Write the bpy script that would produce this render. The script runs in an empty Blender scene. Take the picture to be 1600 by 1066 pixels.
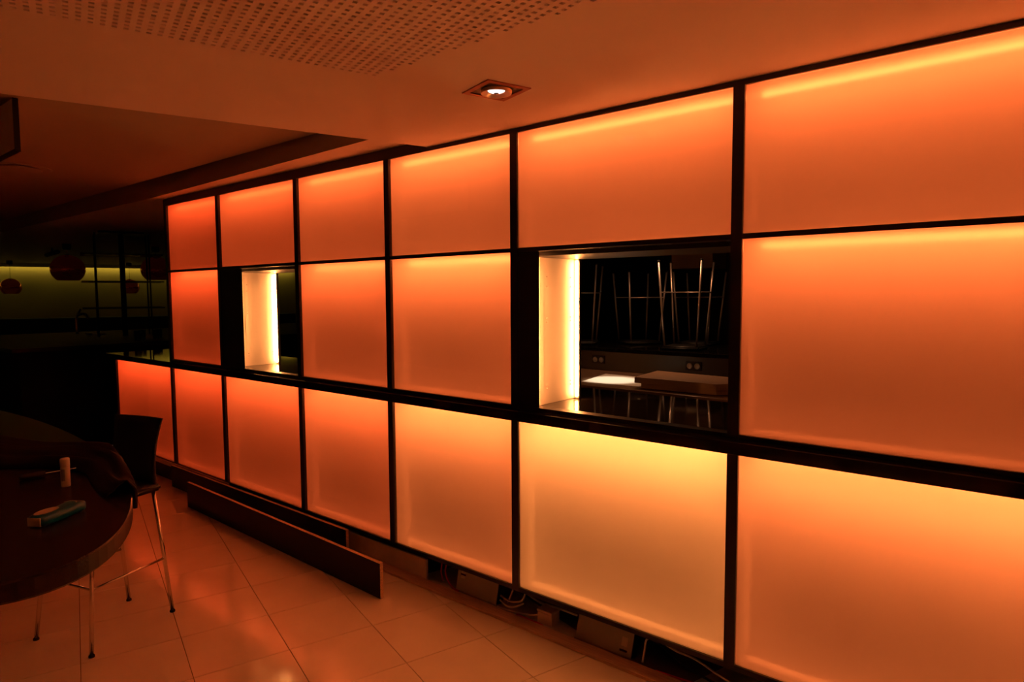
import bpy, bmesh, math, random
from mathutils import Vector, Matrix
random.seed(7)
SC = bpy.context.scene
COL = SC.collection

# ------------------------------------------------------------------ camera
CAM = Vector((0.979, -2.5, 1.655))
cam_d = bpy.data.cameras.new('camera')
cam_d.sensor_width = 36.0
cam_d.lens = 23.25
cam_d.clip_start = 0.02
cam_d.clip_end = 100
cam = bpy.data.objects.new('camera', cam_d)
COL.objects.link(cam)
YAW, PITCH, ROLL = -0.6994, -0.0704, -0.0056
_f = Vector((math.sin(YAW)*math.cos(PITCH), math.cos(YAW)*math.cos(PITCH), math.sin(PITCH)))
_r0 = Vector((math.cos(YAW), -math.sin(YAW), 0))
_u0 = _r0.cross(_f)
_r = _r0*math.cos(ROLL) + _u0*math.sin(ROLL)
_u = -_r0*math.sin(ROLL) + _u0*math.cos(ROLL)
cam.matrix_world = Matrix(((_r.x, _u.x, -_f.x, CAM.x), (_r.y, _u.y, -_f.y, CAM.y),
                           (_r.z, _u.z, -_f.z, CAM.z), (0, 0, 0, 1)))
SC.camera = cam

# ------------------------------------------------------------------ world, exposure
W = bpy.data.worlds.new('world')
SC.world = W
W.use_nodes = True
W.node_tree.nodes['Background'].inputs[0].default_value = (0.02, 0.012, 0.008, 1)
W.node_tree.nodes['Background'].inputs[1].default_value = 0.02
SC.view_settings.view_transform = 'Standard'
SC.view_settings.look = 'None'
SC.view_settings.exposure = 0.1
SC.view_settings.gamma = 1.0
SC.view_settings.use_curve_mapping = False
cy = SC.cycles
cy.use_denoising = True
cy.max_bounces = 14
cy.diffuse_bounces = 5
cy.glossy_bounces = 5
cy.transmission_bounces = 8
cy.transparent_max_bounces = 12
cy.sample_clamp_indirect = 30.0
cy.caustics_reflective = False
cy.caustics_refractive = True
cy.blur_glossy = 0.5

# light levels
LED_PANEL = 20.5        # strips in the light boxes
LED_REVEAL = 42.0      # bead strips in the two hatches
COVE = 0.30            # far cove strip
KITCHEN_SPOT = 110.0    # watt, spot over the back bench

# ------------------------------------------------------------------ materials
MATS = {}
def mat(name, col, rough=0.5, metal=0.0, spec=0.5, noise=None, emit=None, estr=0.0, bump=None, coat=0.0):
    if name in MATS: return MATS[name]
    m = bpy.data.materials.new(name); m.use_nodes = True
    nt = m.node_tree; b = nt.nodes['Principled BSDF']
    b.inputs['Base Color'].default_value = (*col, 1)
    b.inputs['Roughness'].default_value = rough
    b.inputs['Metallic'].default_value = metal
    b.inputs['Specular IOR Level'].default_value = spec
    b.inputs['Coat Weight'].default_value = coat
    if emit:
        b.inputs['Emission Color'].default_value = (*emit, 1)
        b.inputs['Emission Strength'].default_value = estr
    tc = nt.nodes.new('ShaderNodeTexCoord')
    if noise:  # (scale, amount, stretch)
        sc, amt, st = noise
        mp = nt.nodes.new('ShaderNodeMapping'); mp.inputs['Scale'].default_value = st
        nz = nt.nodes.new('ShaderNodeTexNoise'); nz.inputs['Scale'].default_value = sc; nz.inputs['Detail'].default_value = 5
        rp = nt.nodes.new('ShaderNodeValToRGB')
        lo = [max(0, c*(1-amt)) for c in col]; hi = [min(1, c*(1+amt)) for c in col]
        rp.color_ramp.elements[0].position = 0.3; rp.color_ramp.elements[0].color = (*lo, 1)
        rp.color_ramp.elements[1].position = 0.7; rp.color_ramp.elements[1].color = (*hi, 1)
        nt.links.new(tc.outputs['Object'], mp.inputs[0]); nt.links.new(mp.outputs[0], nz.inputs[0])
        nt.links.new(nz.outputs['Fac'], rp.inputs[0]); nt.links.new(rp.outputs[0], b.inputs['Base Color'])
    if bump:
        nz2 = nt.nodes.new('ShaderNodeTexNoise'); nz2.inputs['Scale'].default_value = bump[0]
        bp = nt.nodes.new('ShaderNodeBump'); bp.inputs['Strength'].default_value = bump[1]; bp.inputs['Distance'].default_value = 0.01
        nt.links.new(tc.outputs['Object'], nz2.inputs[0]); nt.links.new(nz2.outputs['Fac'], bp.inputs['Height'])
        nt.links.new(bp.outputs[0], b.inputs['Normal'])
    MATS[name] = m
    return m

def emission(name, col, strength):
    if name in MATS: return MATS[name]
    m = bpy.data.materials.new(name); m.use_nodes = True
    nt = m.node_tree; nt.nodes.clear()
    e = nt.nodes.new('ShaderNodeEmission'); e.inputs[0].default_value = (*col, 1); e.inputs[1].default_value = strength
    o = nt.nodes.new('ShaderNodeOutputMaterial'); nt.links.new(e.outputs[0], o.inputs[0])
    MATS[name] = m
    return m

def glass_front():
    m = bpy.data.materials.new('glass_face'); m.use_nodes = True
    nt = m.node_tree; nt.nodes.clear()
    t = nt.nodes.new('ShaderNodeBsdfTransparent'); g = nt.nodes.new('ShaderNodeBsdfGlossy')
    g.inputs['Roughness'].default_value = 0.04
    fr = nt.nodes.new('ShaderNodeFresnel'); fr.inputs[0].default_value = 1.4
    mx = nt.nodes.new('ShaderNodeMixShader'); o = nt.nodes.new('ShaderNodeOutputMaterial')
    nt.links.new(fr.outputs[0], mx.inputs[0]); nt.links.new(t.outputs[0], mx.inputs[1]); nt.links.new(g.outputs[0], mx.inputs[2])
    nt.links.new(mx.outputs[0], o.inputs[0])
    return m
def glass_frost():
    m = bpy.data.materials.new('glass_frosted'); m.use_nodes = True
    nt = m.node_tree; nt.nodes.clear()
    r = nt.nodes.new('ShaderNodeBsdfRefraction'); r.inputs['IOR'].default_value = 0.8; r.inputs['Roughness'].default_value = 0.7
    r.inputs['Color'].default_value = (0.95, 0.93, 0.9, 1)
    tl = nt.nodes.new('ShaderNodeBsdfTranslucent'); tl.inputs['Color'].default_value = (0.92, 0.9, 0.88, 1)
    mx = nt.nodes.new('ShaderNodeMixShader'); mx.inputs[0].default_value = 0.72
    o = nt.nodes.new('ShaderNodeOutputMaterial')
    nt.links.new(r.outputs[0], mx.inputs[1]); nt.links.new(tl.outputs[0], mx.inputs[2]); nt.links.new(mx.outputs[0], o.inputs[0])
    return m
def clear_glass(name, tint):
    m = bpy.data.materials.new(name); m.use_nodes = True
    nt = m.node_tree; nt.nodes.clear()
    t = nt.nodes.new('ShaderNodeBsdfTransparent'); t.inputs[0].default_value = (*tint, 1)
    g = nt.nodes.new('ShaderNodeBsdfGlossy'); g.inputs['Roughness'].default_value = 0.03
    fr = nt.nodes.new('ShaderNodeFresnel'); fr.inputs[0].default_value = 1.45
    mx = nt.nodes.new('ShaderNodeMixShader'); o = nt.nodes.new('ShaderNodeOutputMaterial')
    nt.links.new(fr.outputs[0], mx.inputs[0]); nt.links.new(t.outputs[0], mx.inputs[1]); nt.links.new(g.outputs[0], mx.inputs[2])
    nt.links.new(mx.outputs[0], o.inputs[0])
    return m

def copper_glass():
    m = bpy.data.materials.new('copper_mirror'); m.use_nodes = True
    nt = m.node_tree; nt.nodes.clear()
    g = nt.nodes.new('ShaderNodeBsdfGlossy'); g.inputs[0].default_value = (0.85, 0.33, 0.18, 1); g.inputs['Roughness'].default_value = 0.1
    t = nt.nodes.new('ShaderNodeBsdfTranslucent'); t.inputs[0].default_value = (0.5, 0.08, 0.03, 1)
    mx = nt.nodes.new('ShaderNodeMixShader'); mx.inputs[0].default_value = 0.22; o = nt.nodes.new('ShaderNodeOutputMaterial')
    nt.links.new(g.outputs[0], mx.inputs[1]); nt.links.new(t.outputs[0], mx.inputs[2]); nt.links.new(mx.outputs[0], o.inputs[0])
    return m
M_FRAME = mat('dark_bronze_frame', (0.012, 0.009, 0.007), 0.35, 0.0, 0.4)
M_BLACK = mat('black_laminate', (0.008, 0.007, 0.006), 0.4, 0, 0.4)
M_WORK = mat('black_polished_worktop', (0.008, 0.006, 0.005), 0.06, 0, 0.6)
M_LINER = mat('white_liner', (0.9, 0.88, 0.86), 0.7, 0, 0.2)
M_REVEAL = mat('white_reveal_board', (0.8, 0.76, 0.7), 0.35, 0, 0.4)
M_GF, M_GB = glass_front(), glass_frost()
M_TILE = mat('polished_beige_tile', (0.88, 0.84, 0.74), 0.12, 0, 0.5, noise=(3.0, 0.06, (1, 1, 1)))
M_GROUT = mat('tile_grout', (0.2, 0.15, 0.11), 0.8, 0, 0.2)
M_CEIL = mat('ceiling_paint', (0.92, 0.91, 0.87), 0.85, 0, 0.2, noise=(1.2, 0.02, (1, 1, 1)))
M_CEILBACK = mat('ceiling_fleece', (0.05, 0.045, 0.04), 0.95, 0, 0.1)
M_DARKWALL = mat('dark_wall_paint', (0.03, 0.024, 0.018), 0.8, 0, 0.2)
M_PALEWALL = mat('pale_wall_paint', (0.55, 0.5, 0.43), 0.8, 0, 0.2)
M_OLIVEWALL = mat('olive_wall_paint', (0.3, 0.23, 0.1), 0.8, 0, 0.2, noise=(0.8, 0.1, (1, 1, 1)))
M_CHROME = mat('chrome', (0.75, 0.73, 0.7), 0.14, 1.0)
M_SATIN = mat('satin_chrome', (0.62, 0.5, 0.42), 0.38, 0.85)
M_STEEL = mat('brushed_steel', (0.5, 0.48, 0.45), 0.32, 1.0)
M_WENGE = mat('wenge_veneer', (0.02, 0.011, 0.007), 0.26, 0, 0.28, noise=(30, 0.35, (0.6, 12, 12)))
M_LEATHER = mat('black_leather', (0.008, 0.007, 0.006), 0.5, 0, 0.35, bump=(180, 0.15))
M_RUBBER = mat('black_rubber', (0.012, 0.011, 0.01), 0.7)
M_KICK = mat('dark_kickboard', (0.018, 0.012, 0.009), 0.55, 0, 0.3, noise=(25, 0.3, (0.5, 8, 8)))
M_CHIP = mat('raw_chipboard_edge', (0.72, 0.52, 0.34), 0.8, noise=(120, 0.25, (1, 1, 1)))
M_SILLWOOD = mat('sill_wood', (0.72, 0.5, 0.36), 0.5, noise=(20, 0.2, (0.5, 10, 10)))
M_MDF = mat('pale_board', (0.8, 0.74, 0.66), 0.7, noise=(10, 0.05, (1, 1, 1)))
M_CARD = mat('brown_board', (0.34, 0.19, 0.1), 0.6, noise=(12, 0.12, (0.6, 6, 6)))
M_BENCH = mat('back_bench_top', (0.2, 0.12, 0.075), 0.25, 0, 0.4)
M_PAPER = mat('white_sheet', (0.85, 0.83, 0.78), 0.6)
M_COPPER = copper_glass()
M_TRANS = mat('grey_metal_case', (0.55, 0.55, 0.5), 0.5, 0.0)
M_CABLE_W = mat('cream_cable', (0.82, 0.74, 0.64), 0.5)
M_CABLE_R = mat('red_cable', (0.75, 0.03, 0.015), 0.45)
M_CABLE_K = mat('dark_cable', (0.02, 0.02, 0.018), 0.5)
M_JACKET = mat('dark_brown_cloth', (0.02, 0.011, 0.008), 0.9, 0, 0.15, bump=(260, 0.25))
M_BLUE = mat('blue_wrap', (0.0, 0.12, 0.28), 0.3, 0, 0.5)
M_WHITEP = mat('white_print', (0.62, 0.6, 0.56), 0.4)
M_GREYP = mat('grey_print', (0.25, 0.27, 0.3), 0.5)

# ------------------------------------------------------------------ mesh helpers
def new_obj(name, me, m=None, parent=None):
    o = bpy.data.objects.new(name, me); COL.objects.link(o)
    if m is not None and len(me.materials) == 0:
        for k in (m if isinstance(m, (list, tuple)) else [m]): me.materials.append(k)
    if parent is not None: o.parent = parent
    return o
def bm_obj(name, bm, m, parent=None, smooth=False):
    bmesh.ops.recalc_face_normals(bm, faces=bm.faces)
    me = bpy.data.meshes.new(name); bm.to_mesh(me); bm.free()
    if smooth:
        for p in me.polygons: p.use_smooth = True
    return new_obj(name, me, m, parent)
def add_box(bm, lo, hi, mi=0, mtx=None):
    x0, y0, z0 = lo; x1, y1, z1 = hi
    v = [bm.verts.new(Vector(p) if mtx is None else mtx @ Vector(p)) for p in
         ((x0,y0,z0),(x1,y0,z0),(x1,y1,z0),(x0,y1,z0),(x0,y0,z1),(x1,y0,z1),(x1,y1,z1),(x0,y1,z1))]
    fs = []
    for idx in ((0,3,2,1),(4,5,6,7),(0,1,5,4),(1,2,6,5),(2,3,7,6),(3,0,4,7)):
        f = bm.faces.new([v[i] for i in idx]); f.material_index = mi; fs.append(f)
    return v, fs
def box(name, lo, hi, m, parent=None, bevel=0.0, mtx=None):
    bm = bmesh.new(); add_box(bm, lo, hi, 0, mtx)
    if bevel > 0:
        bmesh.ops.bevel(bm, geom=list(bm.edges), offset=bevel, segments=2, affect='EDGES', profile=0.5)
    return bm_obj(name, bm, m, parent)
def smooth_path(pts, n=6):
    P = [Vector(p) for p in pts]
    if len(P) < 3: return P
    out = []
    for i in range(len(P)-1):
        p0 = P[max(i-1, 0)]; p1 = P[i]; p2 = P[i+1]; p3 = P[min(i+2, len(P)-1)]
        for k in range(n):
            t = k/n
            out.append(0.5*((2*p1)+(p2-p0)*t+(2*p0-5*p1+4*p2-p3)*t*t+(3*p1-p0-3*p2+p3)*t**3))
    out.append(P[-1])
    return out
def add_tube(bm, pts, r, n=10, mi=0, caps=True):
    P = [Vector(p) for p in pts]; rings = []; up = None
    for i, p in enumerate(P):
        d = (P[min(i+1, len(P)-1)] - P[max(i-1, 0)]).normalized()
        if up is None:
            up = Vector((0, 0, 1)) if abs(d.z) < 0.9 else Vector((1, 0, 0))
        s = d.cross(up)
        if s.length < 1e-6: s = d.orthogonal()
        s.normalize(); up = s.cross(d).normalized()
        rr = r(i/(len(P)-1)) if callable(r) else r
        rings.append([bm.verts.new(p + (s*math.cos(2*math.pi*k/n) + up*math.sin(2*math.pi*k/n))*rr) for k in range(n)])
    for a, b in zip(rings, rings[1:]):
        for k in range(n):
            f = bm.faces.new((a[k], a[(k+1) % n], b[(k+1) % n], b[k])); f.material_index = mi; f.smooth = True
    if caps:
        for rg in (rings[0], rings[-1]):
            f = bm.faces.new(rg); f.material_index = mi
def tube(name, pts, r, m, parent=None, n=10, smooth=False, seg=6):
    bm = bmesh.new(); add_tube(bm, smooth_path(pts, seg) if smooth else pts, r, n)
    bmesh.ops.recalc_face_normals(bm, faces=bm.faces)
    me = bpy.data.meshes.new(name); bm.to_mesh(me); bm.free()
    return new_obj(name, me, m, parent)
def lathe(name, prof, m, parent=None, n=40, at=(0, 0, 0), smooth=True):
    bm = bmesh.new(); rings = []
    for r, z in prof:
        if r < 1e-5: rings.append([bm.verts.new((at[0], at[1], at[2]+z))])
        else: rings.append([bm.verts.new((at[0]+r*math.cos(2*math.pi*k/n), at[1]+r*math.sin(2*math.pi*k/n), at[2]+z)) for k in range(n)])
    for a, b in zip(rings, rings[1:]):
        for k in range(n):
            k2 = (k+1) % n
            if len(a) == 1 and len(b) == 1: continue
            if len(a) == 1: bm.faces.new((a[0], b[k2], b[k]))
            elif len(b) == 1: bm.faces.new((a[k], a[k2], b[0]))
            else: bm.faces.new((a[k], a[k2], b[k2], b[k]))
    return bm_obj(name, bm, m, parent, smooth)
def poly_obj(name, pts, z, m, parent=None, thick=None):
    bm = bmesh.new(); v = [bm.verts.new((p[0], p[1], z)) for p in pts]; f = bm.faces.new(v)
    if thick:
        r = bmesh.ops.extrude_face_region(bm, geom=[f])
        for g in r['geom']:
            if isinstance(g, bmesh.types.BMVert): g.co.z += thick
    return bm_obj(name, bm, m, parent)
def empty(name, loc=(0, 0, 0), rz=0.0):
    o = bpy.data.objects.new(name, None); COL.objects.link(o)
    o.empty_display_size = 0.1; o.location = loc; o.rotation_euler = (0, 0, rz)
    return o
def tag(o, label, cat, group=None):
    o['label'] = label; o['category'] = cat
    if group: o['group'] = group
    return o
def struct(o, label=None):
    o['kind'] = 'structure'
    if label: o['label'] = label
    return o
def copy_tree(o, parent=None):
    c = o.copy(); COL.objects.link(c); c.parent = parent
    for ch in list(o.children): copy_tree(ch, c)
    return c
def clip(poly, n, d):   # keep points with n.p <= d  (2-D)
    out = []
    for i in range(len(poly)):
        a, b = poly[i], poly[(i+1) % len(poly)]
        da, db = n[0]*a[0]+n[1]*a[1]-d, n[0]*b[0]+n[1]*b[1]-d
        if da <= 0: out.append(a)
        if da*db < 0:
            t = da/(da-db); out.append((a[0]+t*(b[0]-a[0]), a[1]+t*(b[1]-a[1])))
    return out

# the room's own grid is turned 16.5 degrees against the luminous wall
GA = math.radians(-16.5)
AX = (math.cos(GA), math.sin(GA)); BX = (-math.sin(GA), math.cos(GA))
def g2w(a, b): return (a*AX[0]+b*BX[0], a*AX[1]+b*BX[1])
def w2g(x, y): return (x*AX[0]+y*AX[1], x*BX[0]+y*BX[1])

# levels of the luminous wall
Z_TT, Z_TB, Z_MT, Z_MB, Z_LT, Z_LB = 2.431, 1.880, 1.860, 1.108, 1.034, 0.182
Z_WT = 1.092                      # worktop surface
Z_CEIL, Z_BULK, Z_COFF = 2.452, 2.492, 2.60
U = [-6.334, -5.030, -4.100, -3.009, -2.061, -1.105, 0.0, 1.105, 2.06, 3.01, 3.96, 4.97]   # mullion centres
MW = 0.0218

# ------------------------------------------------------------------ structure: floor
fl = poly_obj('floor', [(-24, -7), (5, -7), (5, 9), (-24, 9)], -0.006, M_GROUT)
struct(fl, 'polished beige square tile floor laid at an angle to the lit wall')
TS = 0.409
tb = bmesh.new(); add_box(tb, (-TS/2+0.0014, -TS/2+0.0014, -0.0055), (TS/2-0.0014, TS/2-0.0014, 0.0))
bmesh.ops.bevel(tb, geom=[e for e in tb.edges if all(v.co.z > -0.001 for v in e.verts)], offset=0.0009, segments=1, affect='EDGES')
bmesh.ops.recalc_face_normals(tb, faces=tb.faces)
tile_me = bpy.data.meshes.new('tile'); tb.to_mesh(tile_me); tb.free(); tile_me.materials.append(M_TILE)
g0 = w2g(-2.14, -0.773)
cands = []
for i in range(-30, 30):
    for j in range(-30, 30):
        wx, wy = g2w(g0[0]+(i+0.5)*TS, g0[1]+(j+0.5)*TS)
        if -7.6 < wx < 2.3 and -4.4 < wy < -0.0: cands.append((wx, wy))
        elif -7.6 < wx < 2.3 and -0.0 <= wy < 0.16: cands.append((wx, wy))
cands.sort(key=lambda p: (p[0]-CAM.x)**2*0.35 + (p[1]+1.2)**2)
for k, (wx, wy) in enumerate(cands[:290]):
    o = new_obj('tile', tile_me, None, fl); o.location = (wx, wy, 0); o.rotation_euler = (0, 0, GA)

# ------------------------------------------------------------------ structure: ceilings
# soffit edge line, bulkhead edge line
E0, E1 = (-2.262, -1.757), (-1.704, 0.01)
ed = (E1[0]-E0[0], E1[1]-E0[1]); el = math.hypot(*ed); ed = (ed[0]/el, ed[1]/el)
en = (-ed[1], ed[0])              # points to the far (-x) side
dE = en[0]*E0[0]+en[1]*E0[1]
H = 0.030                          # perforation pitch
pa0, pb_edge = None, None
ga, gb = w2g(-0.987, -0.939)       # last hole at the corner of the perforated field
ce = empty('ceiling'); struct(ce, 'pale plaster ceiling with a perforated acoustic field')
NA, NB = 66, 74                    # field size in holes (a: away from the edge, b: along it)
A0 = ga - H/2; B1 = w2g(-0.1, -0.93)[1] + 6*H
B0 = B1 - NB*H
fa0, fa1, fb0, fb1 = A0, A0+NA*H, B0, B1
bm = bmesh.new()
def quad(bm, pts, z, mi=0):
    f = bm.faces.new([bm.verts.new((p[0], p[1], z)) for p in pts]); f.material_index = mi; return f
big = [(-24, -7), (5, -7), (5, 0.012), (-24, 0.012)]
base = clip(big, en, dE)           # this side of the edge
for nn, dd in ((AX, fa0), ((-AX[0], -AX[1]), -fa1)):
    p = clip(base, nn, dd)
    if len(p) > 2: quad(bm, p, Z_CEIL)
mid = clip(clip(base, (-AX[0], -AX[1]), -fa0), AX, fa1)
for nn, dd in ((BX, fb0), ((-BX[0], -BX[1]), -fb1)):
    p = clip(mid, nn, dd)
    if len(p) > 2: quad(bm, p, Z_CEIL)
soff = bm_obj('soffit', bm, M_CEIL, ce)
# vertical lip of the soffit
bm = bmesh.new()
q0 = (E0[0]-ed[0]*5, E0[1]-ed[1]*5)
bm.faces.new([bm.verts.new(p) for p in ((*q0, Z_CEIL), (*E1, Z_CEIL), (*E1, Z_COFF), (*q0, Z_COFF))])
bm_obj('soffit_lip', bm, M_CEIL, ce)
# perforated field: every hole is a real recess
bm = bmesh.new()
HH = 0.0068
for i in range(NA):
    for j in range(NB):
        a = fa0+(i+0.5)*H; b = fb0+(j+0.5)*H
        x, y = g2w(a, b)
        hole = y < -0.925 and not (i >= 14 and b < w2g(-0.73, -1.485)[1]-0.02 and b > w2g(-0.73, -1.485)[1]-1.1)
        def P(da, db): return g2w(a+da, b+db)
        if not hole:
            quad(bm, [P(-H/2, -H/2), P(H/2, -H/2), P(H/2, H/2), P(-H/2, H/2)], Z_CEIL); continue
        o4 = [bm.verts.new((*P(sx*H/2, sy*H/2), Z_CEIL)) for sx, sy in ((-1,-1),(1,-1),(1,1),(-1,1))]
        i4 = [bm.verts.new((*P(sx*HH, sy*HH), Z_CEIL)) for sx, sy in ((-1,-1),(1,-1),(1,1),(-1,1))]
        t4 = [bm.verts.new((*P(sx*HH, sy*HH), Z_CEIL+0.0125)) for sx, sy in ((-1,-1),(1,-1),(1,1),(-1,1))]
        for k in range(4):
            k2 = (k+1) % 4
            bm.faces.new((o4[k], o4[k2], i4[k2], i4[k])); bm.faces.new((i4[k], i4[k2], t4[k2], t4[k]))
        f = bm.faces.new(t4); f.material_index = 1
perf = bm_obj('perforated_board', bm, [M_CEIL, M_CEILBACK], ce)
# raised coffer beyond the edge, lower bulkhead above the luminous wall and over the bar
K0, K1 = (-1.6, -0.225), (-24.0, -0.30)
cof = clip([(-24, -7), (5, -7), (5, -0.2), (-24, -0.27)], (-en[0], -en[1]), -dE)
poly_obj('coffer', cof, Z_COFF, mat('coffer_dark_tone', (0.45, 0.43, 0.38), 0.85, 0, 0.2), ce)  # coffer, bulkhead face and vent get a darker colour than the soffit
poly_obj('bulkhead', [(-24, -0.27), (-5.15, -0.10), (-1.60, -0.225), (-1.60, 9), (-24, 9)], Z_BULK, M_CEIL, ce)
bm = bmesh.new()
for (p, q) in (((-24, -0.27), (-5.15, -0.10)), ((-5.15, -0.10), (-1.60, -0.225))):
    bm.faces.new([bm.verts.new(v) for v in ((*p, Z_BULK), (*q, Z_BULK), (*q, Z_COFF+0.05), (*p, Z_COFF+0.05))])
bm_obj('bulkhead_face', bm, MATS['coffer_dark_tone'], ce)
poly_obj('kitchen_soffit', [(-1.60, 0.03), (5, 0.03), (5, 9), (-1.60, 9)], Z_BULK, M_CEIL, ce)

# ------------------------------------------------------------------ structure: outer walls
FA = math.radians(163.5); FN = Vector((math.cos(FA), math.sin(FA), 0)); FT = Vector((-FN.y, FN.x, 0))   # FT points to -y
def far(D, s, z):   # s along the far wall, 0 straight ahead, + = towards +y
    p = Vector((0.979, -2.5, 0)) + FN*D - FT*s; return Vector((p.x, p.y, z))
bm = bmesh.new()
bm.faces.new([bm.verts.new(far(20.5, s, z)) for s, z in ((-9, 0), (5.9, 0), (5.9, 2.6), (-9, 2.6))])
struct(bm_obj('wall_back', bm, M_OLIVEWALL), 'olive wall washed by a cove light behind the bar')
def wall(name, lo, hi, m, lab): return struct(box(name, lo, hi, m), lab)
wall('wall_right', (5.0, -7, 0), (5.1, 9, 2.7), M_PALEWALL, 'pale side wall of the room')
wall('wall_near', (-24, -7.1, 0), (5, -7.0, 2.7), M_PALEWALL, 'pale wall opposite the lit partition')
wall('wall_kitchen', (-24, 9, 0), (5, 9.1, 2.7), M_DARKWALL, 'dark rear wall of the serving kitchen')
wall('wall_left', (-24.1, -7, 0), (-24, 9, 2.7), M_DARKWALL, 'dark end wall beyond the bar')

# ------------------------------------------------------------------ luminous wall: frame
fr = empty('panel_frame', (-2.0, 0, 0))
tag(fr, 'dark bronze metal frame dividing the long wall of glowing panels', 'frame')
def fpart(name, lo, hi, m=M_FRAME): 
    o = box(name, lo, hi, m, fr); o.matrix_parent_inverse = fr.matrix_world.inverted(); 
    o.location = (2.0, 0, 0); return o
FY0, FY1 = -0.006, 0.05
XR = 4.99
fpart('top_rail', (U[1]-MW, FY0, Z_TT), (XR, FY1, Z_CEIL-0.001))
fpart('fascia', (U[1]-MW, FY0+0.002, Z_CEIL-0.001), (-1.72, FY1, Z_BULK-0.001))
fpart('middle_rail', (U[1]-MW, FY0, Z_MT), (XR, FY1, Z_TB))
fpart('sill_rail', (U[1]-MW, FY0, Z_WT+0.0005), (XR, FY1, Z_MB))
fpart('counter_rail', (U[0]-MW, FY0, Z_LT), (XR, FY1, Z_WT-0.0505))
fpart('base_rail', (U[0]-MW, FY0, Z_LB-0.022), (XR, FY1, Z_LB))
for k in range(1, 11):
    fpart('upper_mullion', (U[k]-MW, FY0-0.001, Z_WT+0.001), (U[k]+MW, FY1, Z_TT))
for k in range(0, 11):
    fpart('lower_mullion', (U[k]-MW, FY0-0.001, Z_LB-0.022), (U[k]+MW, FY1, Z_LT))
fpart('end_cheek', (U[0]-MW-0.02, 0.0, 0.0), (U[0]-MW, 0.45, Z_WT-0.0505), M_BLACK)
fpart('end_cheek', (U[1]-MW-0.02, 0.0, Z_WT+0.001), (U[1]-MW, 0.45, Z_BULK-0.002), M_BLACK)
fpart('recess_back', (U[0]-MW, 0.44, 0.0), (XR, 0.45, Z_LB-0.022), M_BLACK)
fpart('recess_roof', (U[0]-MW, FY1, Z_LB-0.030), (XR, 0.44, Z_LB-0.022), M_BLACK)

# ------------------------------------------------------------------ luminous wall: light panels
BOXD = 0.20
def led_col(x, row):          # each box has its own string of LEDs, not quite alike
    t = min(1, max(0, (x+5.0)/3.6))
    g = 0.072 + 0.083*t; p = 0.64 + 0.36*t
    if row == 'low':
        w = max(0.0, 1-abs(x+0.55)/1.6); g += 0.11*w; p *= 1.0+0.28*w
    if row == 'top': p *= 0.73
    if row == 'mid' and x > 0: p *= 0.82
    return (1.0, g, g*0.235-0.004), p
def light_panel(x0, x1, z0, z1, row, label, k):
    t = empty('light_panel', ((x0+x1)/2, 0, z0)); tag(t, label, 'light panel', 'backlit panels of the luminous wall')
    hx = (x1-x0)/2; h = z1-z0
    bm = bmesh.new(); v, fs = add_box(bm, (-hx+0.0003, 0.004, 0.0003), (hx-0.0003, 0.012, h-0.0003))
    for f in fs: f.normal_update()
    bmesh.ops.recalc_face_normals(bm, faces=bm.faces)
    for f in bm.faces:
        f.material_index = 1 if f.normal.y > 0.5 else 0
    bm_obj('glass_pane', bm, [M_GF, M_GB], t)
    # white box behind: five sides
    bm = bmesh.new(); y0, y1 = 0.013, BOXD; a, b, c, d = -hx+0.0004, hx-0.0004, 0.0004, h-0.0004
    for pts in (((a,y1,c),(b,y1,c),(b,y1,d),(a,y1,d)), ((a,y0,c),(b,y0,c),(b,y1,c),(a,y1,c)), ((a,y0,d),(b,y0,d),(b,y1,d),(a,y1,d)),
                ((a,y0,c),(a,y1,c),(a,y1,d),(a,y0,d)), ((b,y0,c),(b,y1,c),(b,y1,d),(b,y0,d))):
        bm.faces.new([bm.verts.new(p) for p in pts])
    bmesh.ops.remove_doubles(bm, verts=bm.verts, dist=1e-5)
    bm_obj('light_box', bm, M_LINER, t)
    col, pw = led_col((x0+x1)/2, row)
    em = emission('led_orange_%s_%d' % (row, k), col, LED_PANEL*pw)
    ys = 0.115 if row == 'top' else 0.150
    bm = bmesh.new(); add_box(bm, (-hx+0.03, ys, h-0.026), (hx-0.01, ys+0.015, h-0.014))
    bm_obj('led_strip', bm, em, t)
    em2 = emission('led_edge_%s_%d' % (row, k), col, LED_PANEL*0.08*pw)
    bm = bmesh.new(); add_box(bm, (-hx+0.03, 0.085, 0.003), (hx-0.03, 0.100, 0.012)); bm_obj('led_strip', bm, em2, t)
    em3 = emission('led_side_%s_%d' % (row, k), col, LED_PANEL*0.05*pw)
    for sx in (-1, 1):
        bm = bmesh.new(); add_box(bm, (sx*(hx-0.008)-0.004, 0.110, 0.04), (sx*(hx-0.008)+0.004, 0.125, h-0.04)); bm_obj('led_strip', bm, em3, t)
    return t
COLW = {0: 'the counter end that runs past the partition', 1: 'the partition end beyond the narrow hatch', 2: 'the narrow hatch', 3: 'the column next to the narrow hatch',
        4: 'the column next to the wide hatch with upturned stools', 5: 'the wide hatch with upturned stools', 6: 'the column past the wide hatch, under the whole ceiling', 7: 'x'}
TOPL = {1: 'small orange backlit glass panel high at the free end of the partition',
        2: 'orange backlit glass panel in the top row above the narrow hatch',
        3: 'orange backlit top-row panel between the narrow hatch and the ceiling notch',
        4: 'orange backlit top-row panel just where the raised ceiling edge meets the wall',
        5: 'orange backlit glass panel in the top row above the hatch showing upturned stools',
        6: 'wide orange backlit top-row panel past the hatch showing upturned stools',
        7: 'unseen added orange backlit top-row panel at the near end of the wall, second past the hatch'}
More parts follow.
